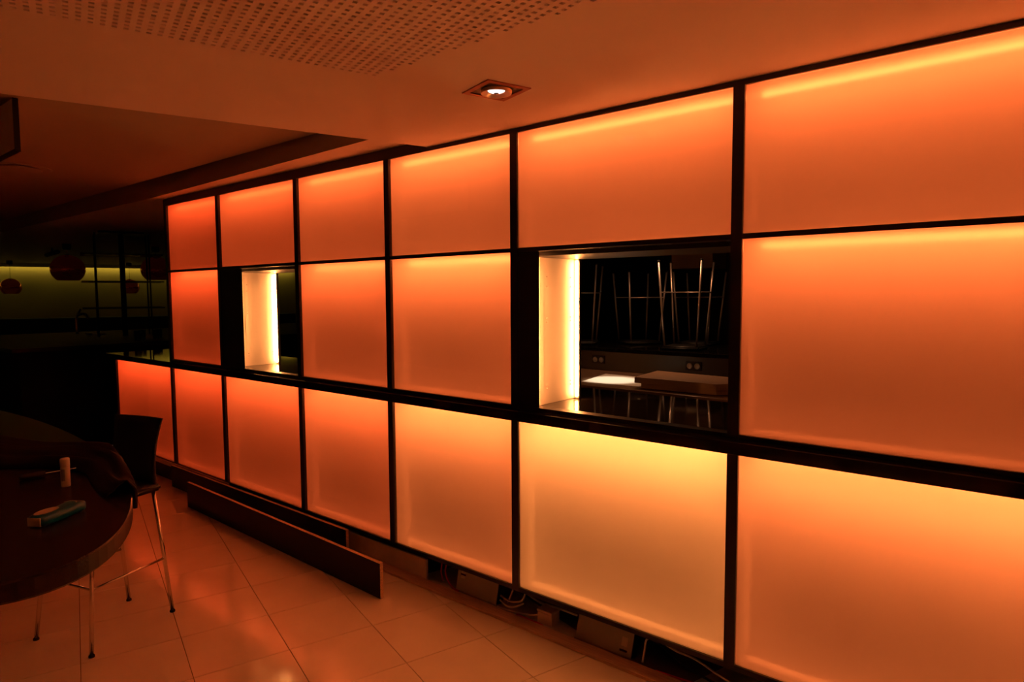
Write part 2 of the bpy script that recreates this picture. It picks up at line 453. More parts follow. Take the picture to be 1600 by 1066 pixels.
MIDL = {1: 'dim orange backlit middle-row panel between the free end and the narrow hatch',
        3: 'orange backlit middle-row panel standing right beside the narrow hatch opening',
        4: 'orange backlit middle-row panel beside the black stile of the stool hatch',
        6: 'wide orange backlit middle-row panel past the hatch showing upturned stools',
        7: 'unseen added orange backlit middle-row panel at the near end of the wall, second past the hatch'}
LOWL = {0: 'orange backlit counter-front panel behind the black bar stool backrest',
        1: 'narrow orange backlit counter-front panel next to the one behind the bar stool',
        2: 'orange backlit counter-front panel below the narrow hatch',
        3: 'orange backlit counter-front panel above the middle of the loose dark kickboard',
        4: 'orange backlit counter-front panel above the pale board in the open plinth',
        5: 'bright orange backlit counter-front panel below the hatch showing upturned stools',
        6: 'orange backlit counter-front panel past the stool hatch, smudged near its top',
        7: 'unseen added orange backlit counter-front panel at the near end of the wall, second past the hatch'}
for _k, _w in ((8, 'third'), (9, 'fourth'), (10, 'fifth')):  # columns past the view: unseen, added to close the wall and light the room
    TOPL[_k] = 'unseen added orange backlit top-row panel, %s past the hatch, towards the side wall' % _w
    MIDL[_k] = 'unseen added orange backlit middle-row panel, %s past the hatch, towards the side wall' % _w
    LOWL[_k] = 'unseen added orange backlit counter-front panel, %s past the hatch, towards the side wall' % _w
for k in range(1, 11):
    light_panel(U[k]+MW, U[k+1]-MW, Z_TB, Z_TT, 'top', TOPL[k], k)
    if k not in (2, 5):
        light_panel(U[k]+MW, U[k+1]-MW, Z_MB, Z_MT, 'mid', MIDL[k], k)
for k in range(0, 11):
    light_panel(U[k]+MW, U[k+1]-MW, Z_LB, Z_LT, 'low', LOWL[k], k)

# worktop
wt = tag(box('worktop', (U[0]-0.05, -0.070, Z_WT-0.050), (XR, 0.815, Z_WT), M_WORK, bevel=0.003),
         'long black polished worktop running through the hatches of the luminous wall', 'worktop')

# ------------------------------------------------------------------ hatches: lit reveal + black stile
def hatch(k, label, lab2):
    x0 = U[k]+MW
    t = empty('hatch_lining', (x0, 0, Z_WT+0.001)); tag(t, label, 'hatch lining', 'lit side linings of the two hatches')
    h = Z_MT-Z_WT-0.002
    box('side_board', (0.010, 0.020, 0.0), (0.030, 0.432, h), M_REVEAL, t)
    box('cover_strip', (0.030, 0.130, 0.0), (0.0325, 0.165, h), M_REVEAL, t)
    box('aluminium_channel', (0.010, 0.433, 0.0), (0.064, 0.452, h), M_STEEL, t)
    box('head_board', (0.031, 0.055, h-0.020), (U[k+1]-U[k]-2*MW-0.002, 0.452, h), M_BLACK, t)
    # bead strip
    bm = bmesh.new(); n = 84
    for i in range(n):
        z = 0.012+(h-0.04)*(i+0.5)/n
        add_box(bm, (0.047, 0.4210, z-0.0030), (0.058, 0.4295, z+0.0030))
    o = bm_obj('led_beads', bm, emission('led_warm', (1.0, 0.33, 0.085), LED_REVEAL*2.0), t); 
    box('led_tape', (0.043, 0.4300, 0.004), (0.061, 0.4328, h-0.02), M_WHITEP, t)
    bm = bmesh.new()
    for i in range(n):
        z = 0.012+(h-0.04)*(i+0.5)/n
        add_box(bm, (0.078, 0.0235, z-0.003), (0.090, 0.030, z+0.003))
    bm_obj('led_beads', bm, emission('led_warm_front', (1.0, 0.30, 0.075), LED_REVEAL*3.0), t)
    box('led_tape', (0.074, 0.0205, 0.004), (0.094, 0.0230, h-0.02), M_WHITEP, t)
    for zz in (0.08, 0.10, 0.42, 0.44, 0.60, 0.65):
        for yy in (0.19, 0.40):
            lathe('shelf_pin', [(0.0, 0.0), (0.003, 0.0), (0.003, 0.004), (0.0, 0.004)], M_STEEL, t, 8).matrix_local = Matrix.Translation((0.030, yy, zz)) @ Matrix.Rotation(math.pi/2, 4, 'Y')
    s = tag(box('black_stile', (x0+0.0005, -0.004, Z_WT+0.001), (U[k]+(0.142 if k == 5 else 0.322), 0.012, Z_MT-0.001), M_BLACK), lab2, 'stile', 'black stiles in the hatches')
    return t
hatch(5, 'glowing white hatch lining with a bead strip, opening on upturned stools', 'black flat stile beside the lit lining of the stool hatch')
hatch(2, 'glowing white lining of the narrow hatch with a vertical bead strip', 'black flat stile filling one side of the narrow hatch')

# ------------------------------------------------------------------ plinth clutter
def w_label(o, l, c, g=None): return tag(o, l, c, g)
sill = tag(box('plinth_sill', (-4.4, -0.052, 0.0005), (XR, 0.022, 0.016), M_SILLWOOD, bevel=0.002), 'long reddish wooden floor strip along the open plinth', 'floor strip')
def plank(p0, p1, h, th, label):
    p0 = Vector((*p0, 0)); p1 = Vector((*p1, 0)); L = (p1-p0).length; a = math.atan2(p1.y-p0.y, p1.x-p0.x)
    t = empty('kickboard', p0, a); tag(t, label, 'kickboard', 'loose kickboards on the floor')
    box('board', (0, 0.0, 0.0), (L, th, h), M_KICK, t)
    box('raw_edge', (0, 0.0, h), (L, th, h+0.0015), M_CHIP, t)
    box('raw_edge', (L, 0.0, 0), (L+0.0015, th, h+0.0015), M_CHIP, t)
    return t
plank((-4.268, -0.241), (-1.829, -0.289), 0.197, 0.020, 'long dark loose kickboard standing on edge out on the tiles')
plank((-4.95, -0.075), (-2.43, -0.075), 0.185, 0.018, 'dark loose kickboard propped against the plinth behind the front one')
tag(box('kick_panel', (-6.33, 0.004, 0.0), (-4.98, 0.02, 0.140), M_KICK), 'dark kick panel still fitted under the counter end', 'kick panel')
tag(box('batten', (-5.9, -0.024, 0.140), (-4.05, -0.007, 0.176), M_SILLWOOD, bevel=0.002), 'reddish wooden batten fixed under the counter front', 'batten')
tag(box('pale_board', (-2.55, 0.024, 0.003), (-1.80, 0.036, 0.128), M_MDF), 'pale plain board standing in the open plinth', 'board')

def transformer(loc, rz, tilt, label):
    t = empty('led_transformer', loc, rz); t.rotation_euler = (tilt, 0, rz); tag(t, label, 'transformer', 'metal transformers in the plinth')
    box('case', (-0.15, 0.0, 0.0), (0.15, 0.055, 0.125), M_TRANS, t, bevel=0.004)
    box('flange', (-0.153, -0.002, 0.0), (0.153, 0.06, 0.006), M_STEEL, t)
    box('rating_plate', (0.095, -0.0012, 0.045), (0.125, -0.0002, 0.085), M_MDF, t)
    box('slot', (0.09, -0.0014, 0.022), (0.128, -0.0002, 0.031), M_RUBBER, t)
    box('end_plate', (0.1501, 0.004, 0.004), (0.1530, 0.052, 0.121), M_BLACK, t)
    return t
transformer((-0.625, 0.045, 0.001), 0.02, -0.32, 'grey metal transformer case leaning under the wide hatch column')
t1 = transformer((-1.44, 0.050, 0.001), 0.0, -0.2, 'grey metal transformer case with cream cables at its end')
for c in t1.children:
    if c.name.startswith(('rating_plate', 'slot')): c.location.x = -0.215; c.location.z = 0.03 if c.name.startswith('rating') else 0.07
jb = empty('junction_box', (-0.965, 0.05, 0.001)); tag(jb, 'small cream junction box among the plinth cables', 'junction box')
box('body', (-0.045, 0.0, 0.0), (0.045, 0.07, 0.062), M_CABLE_W, jb, bevel=0.005); box('lid', (-0.047, -0.003, 0.062), (0.047, 0.073, 0.075), M_CABLE_W, jb, bevel=0.004)
def cable(pts, r, m, label, group='cables in the open plinth'):
    o = tube('cable', pts, r, m, None, 8, True); tag(o, label, 'cable', group); return o
cable([(-1.28, 0.08, 0.05), (-1.20, 0.07, 0.045), (-1.13, 0.08, 0.07), (-1.12, 0.10, 0.13), (-1.13, 0.13, 0.145)], 0.0052, M_CABLE_W, 'cream cable curling up from the transformer end')
cable([(-1.28, 0.075, 0.028), (-1.21, 0.055, 0.022), (-1.16, 0.06, 0.035), (-1.13, 0.09, 0.05)], 0.0052, M_CABLE_W, 'short cream cable at the foot of the transformer end')
cable([(-1.24, 0.09, 0.02), (-1.215, 0.09, 0.07), (-1.20, 0.095, 0.12), (-1.21, 0.12, 0.145)], 0.0048, M_CABLE_W, 'cream cable rising straight beside the transformer')
cable([(-1.27, 0.045, 0.006), (-1.18, 0.040, 0.012), (-1.10, 0.045, 0.020), (-1.04, 0.052, 0.030), (-1.01, 0.07, 0.035)], 0.005, M_CABLE_W, 'cream cable running to the junction box')
cable([(-1.18, 0.16, 0.07), (-1.05, 0.13, 0.062), (-0.93, 0.10, 0.085), (-0.80, 0.10, 0.085)], 0.0052, M_CABLE_W, 'cream cable sagging into the leaning transformer')
cable([(-1.14, 0.043, 0.005), (-1.06, 0.040, 0.006), (-1.0, 0.036, 0.008), (-0.96, 0.033, 0.006)], 0.0042, M_CABLE_R, 'red cable passing in front of the junction box')
cable([(-1.68, 0.09, 0.145), (-1.70, 0.08, 0.09), (-1.67, 0.06, 0.045), (-1.61, 0.045, 0.012), (-1.56, 0.042, 0.006)], 0.0045, M_CABLE_R, 'red cable hanging down beside the pale board')
cable([(-1.745, 0.10, 0.146), (-1.735, 0.085, 0.10), (-1.725, 0.07, 0.06), (-1.70, 0.06, 0.02)], 0.0042, M_CABLE_R, 'second red cable hanging beside the pale board')
cable([(-1.63, 0.12, 0.09), (-1.60, 0.11, 0.095), (-1.57, 0.11, 0.094)], 0.005, M_CABLE_W, 'stub of cream cable entering the first transformer')
cable([(-0.42, 0.06, 0.004), (-0.415, 0.07, 0.06), (-0.41, 0.08, 0.105), (-0.37, 0.09, 0.118), (-0.28, 0.10, 0.09), (-0.19, 0.10, 0.085), (-0.09, 0.10, 0.055), (0.0, 0.09, 0.04), (0.08, 0.09, 0.03)], 0.0048, M_CABLE_W, 'cream cable arched beyond the leaning transformer')
cable([(-0.34, 0.035, 0.006), (-0.20, 0.04, 0.012), (-0.08, 0.05, 0.022), (0.08, 0.07, 0.05), (0.2, 0.09, 0.06)], 0.0042, M_CABLE_R, 'red cable lying beyond the leaning transformer')
cable([(-0.44, 0.12, 0.10), (-0.36, 0.13, 0.07), (-0.24, 0.11, 0.03), (-0.1, 0.1, 0.012)], 0.0055, M_CABLE_K, 'dark cable drooping behind the arched cream one')
cable([(-1.02, 0.2, 0.146), (-1.04, 0.19, 0.10), (-1.03, 0.18, 0.05)], 0.0045, M_CABLE_W, 'thin cream cable hanging behind the plinth cables')

# ------------------------------------------------------------------ downlight in the soffit
def downlight(x, y, z, label, bulb, group=None):
    t = empty('downlight', (x, y, z), GA); tag(t, label, 'downlight', group)
    bm = bmesh.new(); o, i_ = 0.098, 0.076
    for (a, b, c, d) in ((-o, -o, o, -i_), (-o, i_, o, o), (-o, -i_, -i_, i_), (i_, -i_, o, i_)):
        add_box(bm, (a, b, -0.004), (c, d, 0.0))
    bm_obj('trim_frame', bm, mat('copper_trim', (0.35, 0.09, 0.04), 0.4, 0.3), t)
    bm = bmesh.new()
    add_box(bm, (-i_, -i_, -0.001), (i_, i_, -0.0006))
    bm_obj('black_tray', bm, M_BLACK, t)
    lathe('reflector', [(0.062, -0.002), (0.060, -0.014), (0.056, -0.0135), (0.046, -0.005), (0.034, -0.002)], mat('gilt_reflector', (0.8, 0.62, 0.38), 0.3, 0.6), t, 36)
    lathe('bulb', [(0.0, -0.009), (0.016, -0.0085), (0.028, -0.006), (0.034, -0.0025)], emission('bulb_glow_%.1f' % bulb, (1.0, 0.93, 0.86), bulb), t, 30)
    lathe('lamp_cap', [(0.0, -0.017), (0.008, -0.016), (0.010, -0.012)], M_STEEL, t, 16)
    return t
downlight(-0.770, -0.508, Z_CEIL, 'square recessed downlight with a lit round lamp in the plaster ceiling', 1.5)

# ------------------------------------------------------------------ stools
def make_stool(label, group, H, back=True, wf=0.40, wb=0.33, dp=0.46, mt=None):
    mt = mt or M_CHROME
    t = empty('bar_stool'); tag(t, label, 'bar stool', group)
    sw, sd = 0.36, 0.38
    tops = [(-sw/2+0.03, -sd/2+0.03), (sw/2-0.03, -sd/2+0.03), (sw/2-0.03, sd/2-0.03), (-sw/2+0.03, sd/2-0.03)]
    feet = [(-wf/2, -dp/2), (wf/2, -dp/2), (wb/2, dp/2), (-wb/2, dp/2)]
    bm = bmesh.new(); add_box(bm, (-sw/2, -sd/2, H-0.035), (sw/2, sd/2, H))
    bmesh.ops.bevel(bm, geom=list(bm.edges), offset=0.012, segments=3, affect='EDGES')
    bm_obj('seat', bm, M_LEATHER, t, True)
    for (tx, ty), (fx, fy) in zip(tops, feet):
        leg = tube('leg', [(fx, fy, 0.006), (fx+(tx-fx)*0.5, fy+(ty-fy)*0.5, H*0.5), (tx, ty, H-0.034)], 0.0095, mt, t, 14)
        lathe('foot_cap', [(0, 0), (0.013, 0), (0.013, 0.008), (0.010, 0.012)], M_RUBBER, leg, 14, (fx, fy, 0))
    zb = 0.30
    def at(i): 
        k = zb/H; return (feet[i][0]+(tops[i][0]-feet[i][0])*k, feet[i][1]+(tops[i][1]-feet[i][1])*k, zb)
    for i, j in ((0, 1), (1, 2), (3, 0)):
        tube('footrest_bar', [at(i), at(j)], 0.0065, mt, t, 12)
    if back:
        bm = bmesh.new(); n = 12; m_ = 10; grid = []
        for s in (0, 1):
            g = []
            for j in range(m_+1):
                v = j/m_; z = H-0.03+v*0.36
                row = []
                for i in range(n+1):
                    u = i/n*2-1
                    w = sw/2*(0.84+0.10*(2*v-1)**2 + 0.02*v)
                    y = sd/2-0.012+0.045*v*v - 0.03*(u*u)*0.6 + (0.012 if s else 0)
                    row.append(bm.verts.new((u*w, y, z)))
                g.append(row)
            grid.append(g)
        for s in (0, 1):
            for j in range(m_):
                for i in range(n):
                    bm.faces.new((grid[s][j][i], grid[s][j][i+1], grid[s][j+1][i+1], grid[s][j+1][i]))
        for j in range(m_):
            for i in (0, n): bm.faces.new((grid[0][j][i], grid[1][j][i], grid[1][j+1][i], grid[0][j+1][i]))
        for i in range(n):
            for j in (0, m_): bm.faces.new((grid[0][j][i], grid[0][j][i+1], grid[1][j][i+1], grid[1][j][i]))
        bm_obj('backrest', bm, M_LEATHER, t, True)
    return t
st = make_stool('black leather bar stool with chrome legs pushed under the oval table', None, 0.70)
st.location = (-2.655, -1.343, 0); st.rotation_euler = (0, 0, math.radians(17))

# ------------------------------------------------------------------ oval bar table
TC, TA, TB_, TZ = (-2.65, -2.10), 1.93, 0.565, 1.05
tbl = empty('oval_table', (TC[0], TC[1], 0)); tag(tbl, 'big dark wood oval bar table with a cloth bundle on it', 'table')
def ell(rx, ry, z, n=120): return [(rx*math.cos(2*math.pi*k/n), ry*math.sin(2*math.pi*k/n), z) for k in range(n)]
bm = bmesh.new(); lv = [(TA-0.004, TB_-0.004, TZ), (TA, TB_, TZ-0.004), (TA, TB_, TZ-0.044), (TA-0.006, TB_-0.006, TZ-0.05)]
rings = [[bm.verts.new(p) for p in ell(*l)] for l in lv]
for a, b in zip(rings, rings[1:]):
    for k in range(120): bm.faces.new((a[k], a[(k+1) % 120], b[(k+1) % 120], b[k]))
bm.faces.new(rings[0]); bm.faces.new(rings[-1])
bm_obj('tabletop', bm, M_WENGE, tbl)
for sx in (-0.9, 0.75):
    ped = lathe('pedestal', [(0, 0), (0.30, 0), (0.30, 0.015), (0.05, 0.03), (0.045, TZ-0.06), (0.16, TZ-0.05), (0, TZ-0.05)], M_STEEL, tbl, 36); ped.location.x = sx

# items on the table
gs = empty('glue_stick', (-1.455, -1.829, TZ)); tag(gs, 'white glue stick with a dark printed band standing on the oval table', 'glue stick')
lathe('tube', [(0, 0), (0.0125, 0), (0.0132, 0.002), (0.0132, 0.062), (0.0125, 0.064)], M_WHITEP, gs, 28)
lathe('cap', [(0.0132, 0.0645), (0.0136, 0.066), (0.0136, 0.088), (0.012, 0.091), (0, 0.0915)], M_WHITEP, gs, 28)
bm = bmesh.new()   # printed strip on the barrel
for i in range(8):
    a0, a1 = math.radians(-70+i*6), math.radians(-64+i*6)
    bm.faces.new([bm.verts.new((0.01335*math.cos(a), 0.01335*math.sin(a), z)) for a, z in ((a0, 0.02), (a1, 0.02), (a1, 0.058), (a0, 0.058))])
bm_obj('printed_band', bm, M_GREYP, gs)

pk = empty('tissue_pack', (-1.115, -1.945, TZ), math.atan2(-1.880+2.012, -1.165+1.085)); tag(pk, 'blue and white soft packet lying on the oval table', 'packet')
bm = bmesh.new(); n, m_ = 20, 14; L, Wd, Hh = 0.150, 0.052, 0.030
rr = []
for i in range(n+1):
    u = i/n; x = (u-0.5)*L
    sq = min(1, 0.80+2.2*min(u, 1-u)) if 0 < i < n else 0.78
    ring = []
    for j in range(m_):
        a = 2*math.pi*(j+0.5)/m_; c, s = math.cos(a), math.sin(a)
        e = 0.45
        yy = math.copysign(abs(c)**e, c)*Wd/2*sq; zz = math.copysign(abs(s)**e, s)*Hh/2*sq
        ring.append(bm.verts.new((x, yy, Hh/2+zz+ (0 if s < 0 else 0.001*math.sin(9*u)))))
    rr.append(ring)
zmin = min(v.co.z for v in bm.verts)
for v in bm.verts: v.co.z -= zmin
for a, b in zip(rr, rr[1:]):
    for j in range(m_): bm.faces.new((a[j], a[(j+1) % m_], b[(j+1) % m_], b[j]))
bm.faces.new(rr[0]); bm.faces.new(rr[-1])
bm_obj('packet_body', bm, M_BLUE, pk, True)
def decal(name, cx, cy, rx, ry, z, m, parent, a0=0, a1=2*math.pi, inner=0.0):
    bm = bmesh.new(); n = 28
    if inner:
        o_ = [bm.verts.new((cx+rx*math.cos(a0+(a1-a0)*k/n), cy+ry*math.sin(a0+(a1-a0)*k/n), z)) for k in range(n+1)]
        i_ = [bm.verts.new((cx+rx*inner*math.cos(a0+(a1-a0)*k/n), cy+ry*inner*math.sin(a0+(a1-a0)*k/n), z)) for k in range(n+1)]
        for k in range(n): bm.faces.new((o_[k], o_[k+1], i_[k+1], i_[k]))
    else:
        bm.faces.new([bm.verts.new((cx+rx*math.cos(2*math.pi*k/n), cy+ry*math.sin(2*math.pi*k/n), z)) for k in range(n)])
    return bm_obj(name, bm, m, parent)
ztop = Hh+0.0022
decal('white_oval', -0.034, 0.002, 0.036, 0.019, ztop, M_WHITEP, pk)
decal('white_swoosh', 0.034, 0, 0.022, 0.022, ztop, M_WHITEP, pk, -1.2, 1.2, 0.85)
box('white_end', (-L/2-0.002, -0.019, 0.004), (-L/2+0.001, 0.019, 0.026), M_WHITEP, pk)

sd_ = empty('screwdriver', (-1.643, -1.82, TZ), math.radians(88)); tag(sd_, 'thin screwdriver with a black handle on the oval table', 'screwdriver')
def xlathe(name, prof, m, parent, n=18):
    o = lathe(name, prof, m, parent, n); o.matrix_local = Matrix.Rotation(math.pi/2, 4, 'Y'); o.location = (0, 0, 0.0105); return o
xlathe('handle', [(0, -0.088), (0.008, -0.086), (0.0105, -0.075), (0.009, -0.045), (0.0105, -0.03), (0.008, -0.016), (0, -0.015)], M_RUBBER, sd_)
xlathe('shaft', [(0.0022, -0.015), (0.0022, 0.085), (0.003, 0.092), (0.0, 0.094)], M_CHROME, sd_)

# cloth bundle draped along the table edge
spine = smooth_path([(-2.75, -2.02, 0), (-2.30, -1.93, 0), (-2.00, -1.80, 0), (-1.82, -1.69, 0), (-1.60, -1.635, 0), (-1.40, -1.665, 0), (-1.27, -1.69, 0), (-1.19, -1.715, 0)], 12)
bm = bmesh.new(); rows = []; NS = len(spine)-1
def inside(x, y): return ((x-TC[0])/TA)**2+((y-TC[1])/TB_)**2
for i, p in enumerate(spine):
    s = i/NS; d = (spine[min(i+1, NS)]-spine[max(i-1, 0)]).normalized(); nrm = Vector((-d.y, d.x, 0))
    w = 0.17-0.095*s + 0.012*math.sin(9*s); h = 0.064-0.030*s+0.010*math.sin(13*s+1)
    row = []
    for j in range(25):
        t = j/12-1
        q = p+nrm*(t*w)
        prof = max(0.0, 1-abs(t)**3.2)
        rid = 0.35*math.sin(9.5*t+2.2*math.sin(4*s)+1.1)+0.16*math.sin(21*t+9*s)
        z = TZ+0.003+h*prof*(0.75+rid*0.55)
        f = inside(q.x, q.y)
        if f > 1.0:
            k = 1/math.sqrt(f)
            edge = Vector((TC[0]+(q.x-TC[0])*k, TC[1]+(q.y-TC[1])*k, 0))
            over = (q-edge).length
            z = TZ+0.003+(z-TZ-0.003)*max(0.0, 1-over*12)-min(over, 0.07)*0.95
            q = edge+(q-edge).normalized()*min(over, 0.012+0.012*math.sin(i*0.9))
        row.append(bm.verts.new((q.x, q.y, z)))
    rows.append(row)
for a, b in zip(rows, rows[1:]):
    for j in range(24): bm.faces.new((a[j], a[j+1], b[j+1], b[j]))
jk = bm_obj('jacket', bm, M_JACKET, None, True)
so = jk.modifiers.new('thickness', 'SOLIDIFY'); so.thickness = 0.004; so.offset = 1
tag(jk, 'dark rumpled jacket heaped along the oval table edge', 'jacket')

# ------------------------------------------------------------------ serving kitchen behind the wide hatch
kb = empty('back_bench', (-1.6, 2.6, 0)); tag(kb, 'brown topped work bench seen through the stool hatch', 'bench')
box('bench_top', (-3.2, -0.55, 0.865), (3.2, 0.50, 0.90), M_BENCH, kb, bevel=0.002)
box('bench_body', (-3.15, -0.50, 0.0), (3.15, 0.50, 0.864), M_BLACK, kb)
bc = empty('raised_bar', (-1.6, 3.1, 0)); tag(bc, 'raised black bar carrying upturned stools behind the work bench', 'bar')
box('splashback', (-3.2, 0.002, 0.0), (3.2, 0.05, 1.085), mat('splashback_laminate', (0.05, 0.04, 0.03), 0.35, 0, 0.4), bc)
box('bar_body', (-3.2, 0.051, 0.0), (3.2, 1.0, 1.085), M_BLACK, bc)
box('bar_top', (-3.3, -0.05, 1.0855), (3.3, 1.15, 1.125), M_WORK, bc, bevel=0.004)
def socket(x, label):
    t = empty('power_socket', (x, 3.101, 1.0)); tag(t, label, 'socket', 'double sockets on the splashback')
    box('plate', (-0.075, -0.010, -0.04), (0.075, 0.0, 0.04), M_RUBBER, t, bevel=0.003)
    for sx in (-0.036, 0.036):
        o = lathe('socket_face', [(0.027, 0.0), (0.025, 0.003), (0.021, 0.003), (0.020, 0.0), (0, 0.0)], M_TRANS, t, 24)
        o.matrix_local = Matrix.Translation((sx, -0.0105, 0)) @ Matrix.Rotation(math.pi/2, 4, 'X')
    return t
socket(-2.60, 'black double power socket on the splashback beside the lit hatch lining')
socket(-1.59, 'black double power socket on the splashback above the stacked boards')
# paper and boards
bm = bmesh.new()
tag(poly_obj('paper_sheet', [(-2.20, 2.20), (-1.62, 2.23), (-1.80, 2.52), (-2.00, 2.78), (-2.33, 2.80)], 0.9008, M_PAPER, None, 0.004), 'white sheet lit by the kitchen spot on the work bench', 'sheet')
bm.free()
def slab(name, pts, z0, z1, m, label):
    o = poly_obj(name, pts, z0, m, None, z1-z0)
    return tag(o, label, 'board', 'brown boards stacked on the work bench')
slab('brown_board', [(-1.60, 2.16), (-1.66, 2.62), (-0.62, 2.53), (-0.98, 2.16)], 0.9055, 0.944, M_CARD, 'lower brown board of the stack on the work bench')
slab('brown_board', [(-1.655, 2.15), (-1.72, 2.66), (-0.62, 2.56), (-0.97, 2.13)], 0.9445, 0.990, M_CARD, 'upper brown board lying on top of the stack')
# upturned stools
us = make_stool('x', 'stools upturned on the raised bar', 0.84, False, 0.42, 0.40, 0.42, M_SATIN)
spots = [((-1.80, 3.36), 10, 'upturned chrome bar stool above the second double socket on the raised bar'), ((-2.52, 3.76), -35, 'upturned chrome bar stool set back between two others on the raised bar'),
         ((-3.0, 3.36), 25, 'upturned chrome bar stool beside the lit hatch lining'), ((-1.95, 3.99), 5, 'upturned chrome bar stool furthest back on the raised bar'),
         ((-1.08, 3.40), -4, 'upturned chrome bar stool half hidden by the hatch frame')]
for i, ((x, y), rz, lab) in enumerate(spots):
    o = us if i == 0 else copy_tree(us)
    hgt = 0.84 if i in (0, 2, 4) else 0.76
    o.location = (x, y, 1.1255+0.84*(hgt/0.84)); o.scale = (1, 1, hgt/0.84); o.rotation_euler = (math.pi, 0, math.radians(rz))
    o['label'] = lab
# kitchen lamps
kd2 = downlight(-1.9, 3.0, Z_BULK, 'square recessed lamp over the raised bar with upturned stools', 4.0)
l2 = bpy.data.lights.new('bar_lamp', 'SPOT'); l2.energy = 36.0; l2.color = (1.0, 0.45, 0.2); l2.spot_size = math.radians(110); l2.spot_blend = 0.9; l2.shadow_soft_size = 0.05
lo2 = bpy.data.objects.new('bar_lamp', l2); COL.objects.link(lo2); lo2.parent = kd2; lo2.location = (0, 0, -0.03)
kd = downlight(-2.05, 2.45, Z_BULK, 'square recessed spot over the work bench', 6.0)
sl = bpy.data.lights.new('kitchen_spot', 'SPOT'); sl.energy = KITCHEN_SPOT; sl.color = (1.0, 0.80, 0.55); sl.spot_size = math.radians(22); sl.spot_blend = 0.7; sl.shadow_soft_size = 0.03
so_ = bpy.data.objects.new('spot_lamp', sl); COL.objects.link(so_); so_.parent = kd; so_.location = (0, 0, -0.03)
tag(box('wall_cabinet', (-2.72, 4.9, 1.95), (-2.2, 5.3, 2.35), M_CARD, bevel=0.004), 'small brown box hanging above the upturned stools', 'cabinet')

# ------------------------------------------------------------------ far bar: cove wall, counter, rack, pendants
def fbox(name, D0, D1, s0, s1, z0, z1, m, parent=None, bevel=0.0):
    bm = bmesh.new(); vs = []
    pts = [far(D, s, z) for z in (z0, z1) for D, s in ((D0, s0), (D1, s0), (D1, s1), (D0, s1))]
    v = [bm.verts.new(p) for p in pts]
    for idx in ((0,1,2,3),(4,5,6,7),(0,1,5,4),(1,2,6,5),(2,3,7,6),(3,0,4,7)): bm.faces.new([v[i] for i in idx])
    return bm_obj(name, bm, m, parent)
cv = empty('cove_light', far(20.3, 0, 2.4)); tag(cv, 'yellow-green cove light line along the far olive wall', 'cove light')
def reparent(o, p): 
    o.parent = p; o.matrix_parent_inverse = Matrix.Translation(p.location).inverted(); return o
reparent(fbox('pelmet', 20.20, 20.34, -9, 5.6, 2.40, 2.49, M_CEIL), cv)
reparent(fbox('cove_strip', 20.38, 20.42, -9, 5.6, 2.415, 2.43, emission('cove_glow', (1.0, 0.78, 0.13), COVE*20)), cv)
tag(fbox('low_cabinet', 19.7, 20.45, -8, 5.4, 0.0, 1.13, M_BLACK), 'long black low cabinet under the olive wall', 'cabinet')
ct = empty('bar_counter', (-8.6, 1.5, 0)); tag(ct, 'black bar counter with a polished top under the hanging glass rack', 'bar counter')
box('counter_top', (-1.6, -2.2, 1.10), (1.6, 3.5, 1.14), mat('dark_counter', (0.01, 0.008, 0.006), 0.45, 0, 0.12), ct, bevel=0.003)
box('counter_body', (-1.5, -2.1, 0.0), (1.45, 3.4, 1.099), mat('matt_black', (0.005, 0.0045, 0.004), 0.9, 0, 0.1), ct)
# hanging glass rack
rk = empty('glass_rack', (-8.55, 0.89, 1.141), FA); tag(rk, 'dark pole rack with glass shelves standing on the bar counter', 'rack')
M_RG = clear_glass('shelf_glass', (0.55, 0.62, 0.55))
M_RP = mat('rack_metal', (0.02, 0.018, 0.016), 0.4, 0.2)
box('ceiling_plate', (-0.20, -0.26, 1.325), (0.20, 0.26, 1.349), M_RP, rk)
tube('pole', [(0, 0, 0.0), (0, 0, 1.325)], 0.032, M_RP, rk, 16)
for z in (1.05, 0.70, 0.36):
    sh = box('glass_shelf', (-0.22, -0.46, z), (0.22, 0.46, z+0.012), M_RG, rk)
    box('shelf_rim', (0.2201, -0.46, z-0.003), (0.228, 0.46, z+0.015), M_RP, sh); box('shelf_rim', (-0.228, -0.46, z-0.003), (-0.2201, 0.46, z+0.015), M_RP, sh)
for sy in (-0.30, 0.30):
    for sx in (-0.2, 0.2): tube('glass_upright', [(sx, sy, 0.0), (sx, sy, 1.325)], 0.010, M_RP, rk, 10)
# glasses and tap on the counter
def tumbler(x, y, label, r=0.04, h=0.11):
    o = lathe('tumbler', [(0, 0.0), (r*0.85, 0.0), (r, h), (r-0.003, h), (r*0.83, 0.006), (0, 0.006)], clear_glass('tumbler_glass', (0.8, 0.8, 0.8)), None, 24, (x, y, 1.1405))
    return tag(o, label, 'glass', 'tumblers on the bar counter')
for i, (x, y) in enumerate(((-7.5, 0.86), (-7.55, 0.72), (-7.42, 0.62), (-7.65, 0.95))):
    tumbler(x, y, ['clear tumbler on the bar counter beside the partition end', 'clear tumbler standing between two others on the bar counter', 'clear tumbler on the bar counter nearest its front edge', 'clear tumbler on the bar counter furthest from its front edge'][i])
tp = empty('beer_tap', (-9.6, 0.65, 1.1405)); tag(tp, 'small chrome tap on the bar counter', 'tap')
tube('spout', [(0, 0, 0), (0, 0, 0.22), (0.03, 0.03, 0.27), (0.09, 0.08, 0.27), (0.12, 0.11, 0.2)], 0.018, M_CHROME, tp, 12, True)
tube('lever', [(0, 0, 0.24), (-0.02, 0.06, 0.34)], 0.012, M_RUBBER, tp, 10)
tr = empty('bar_tray', (-9.1, 0.72, 1.1405)); tag(tr, 'small pale tray on the bar counter under the rack', 'tray')
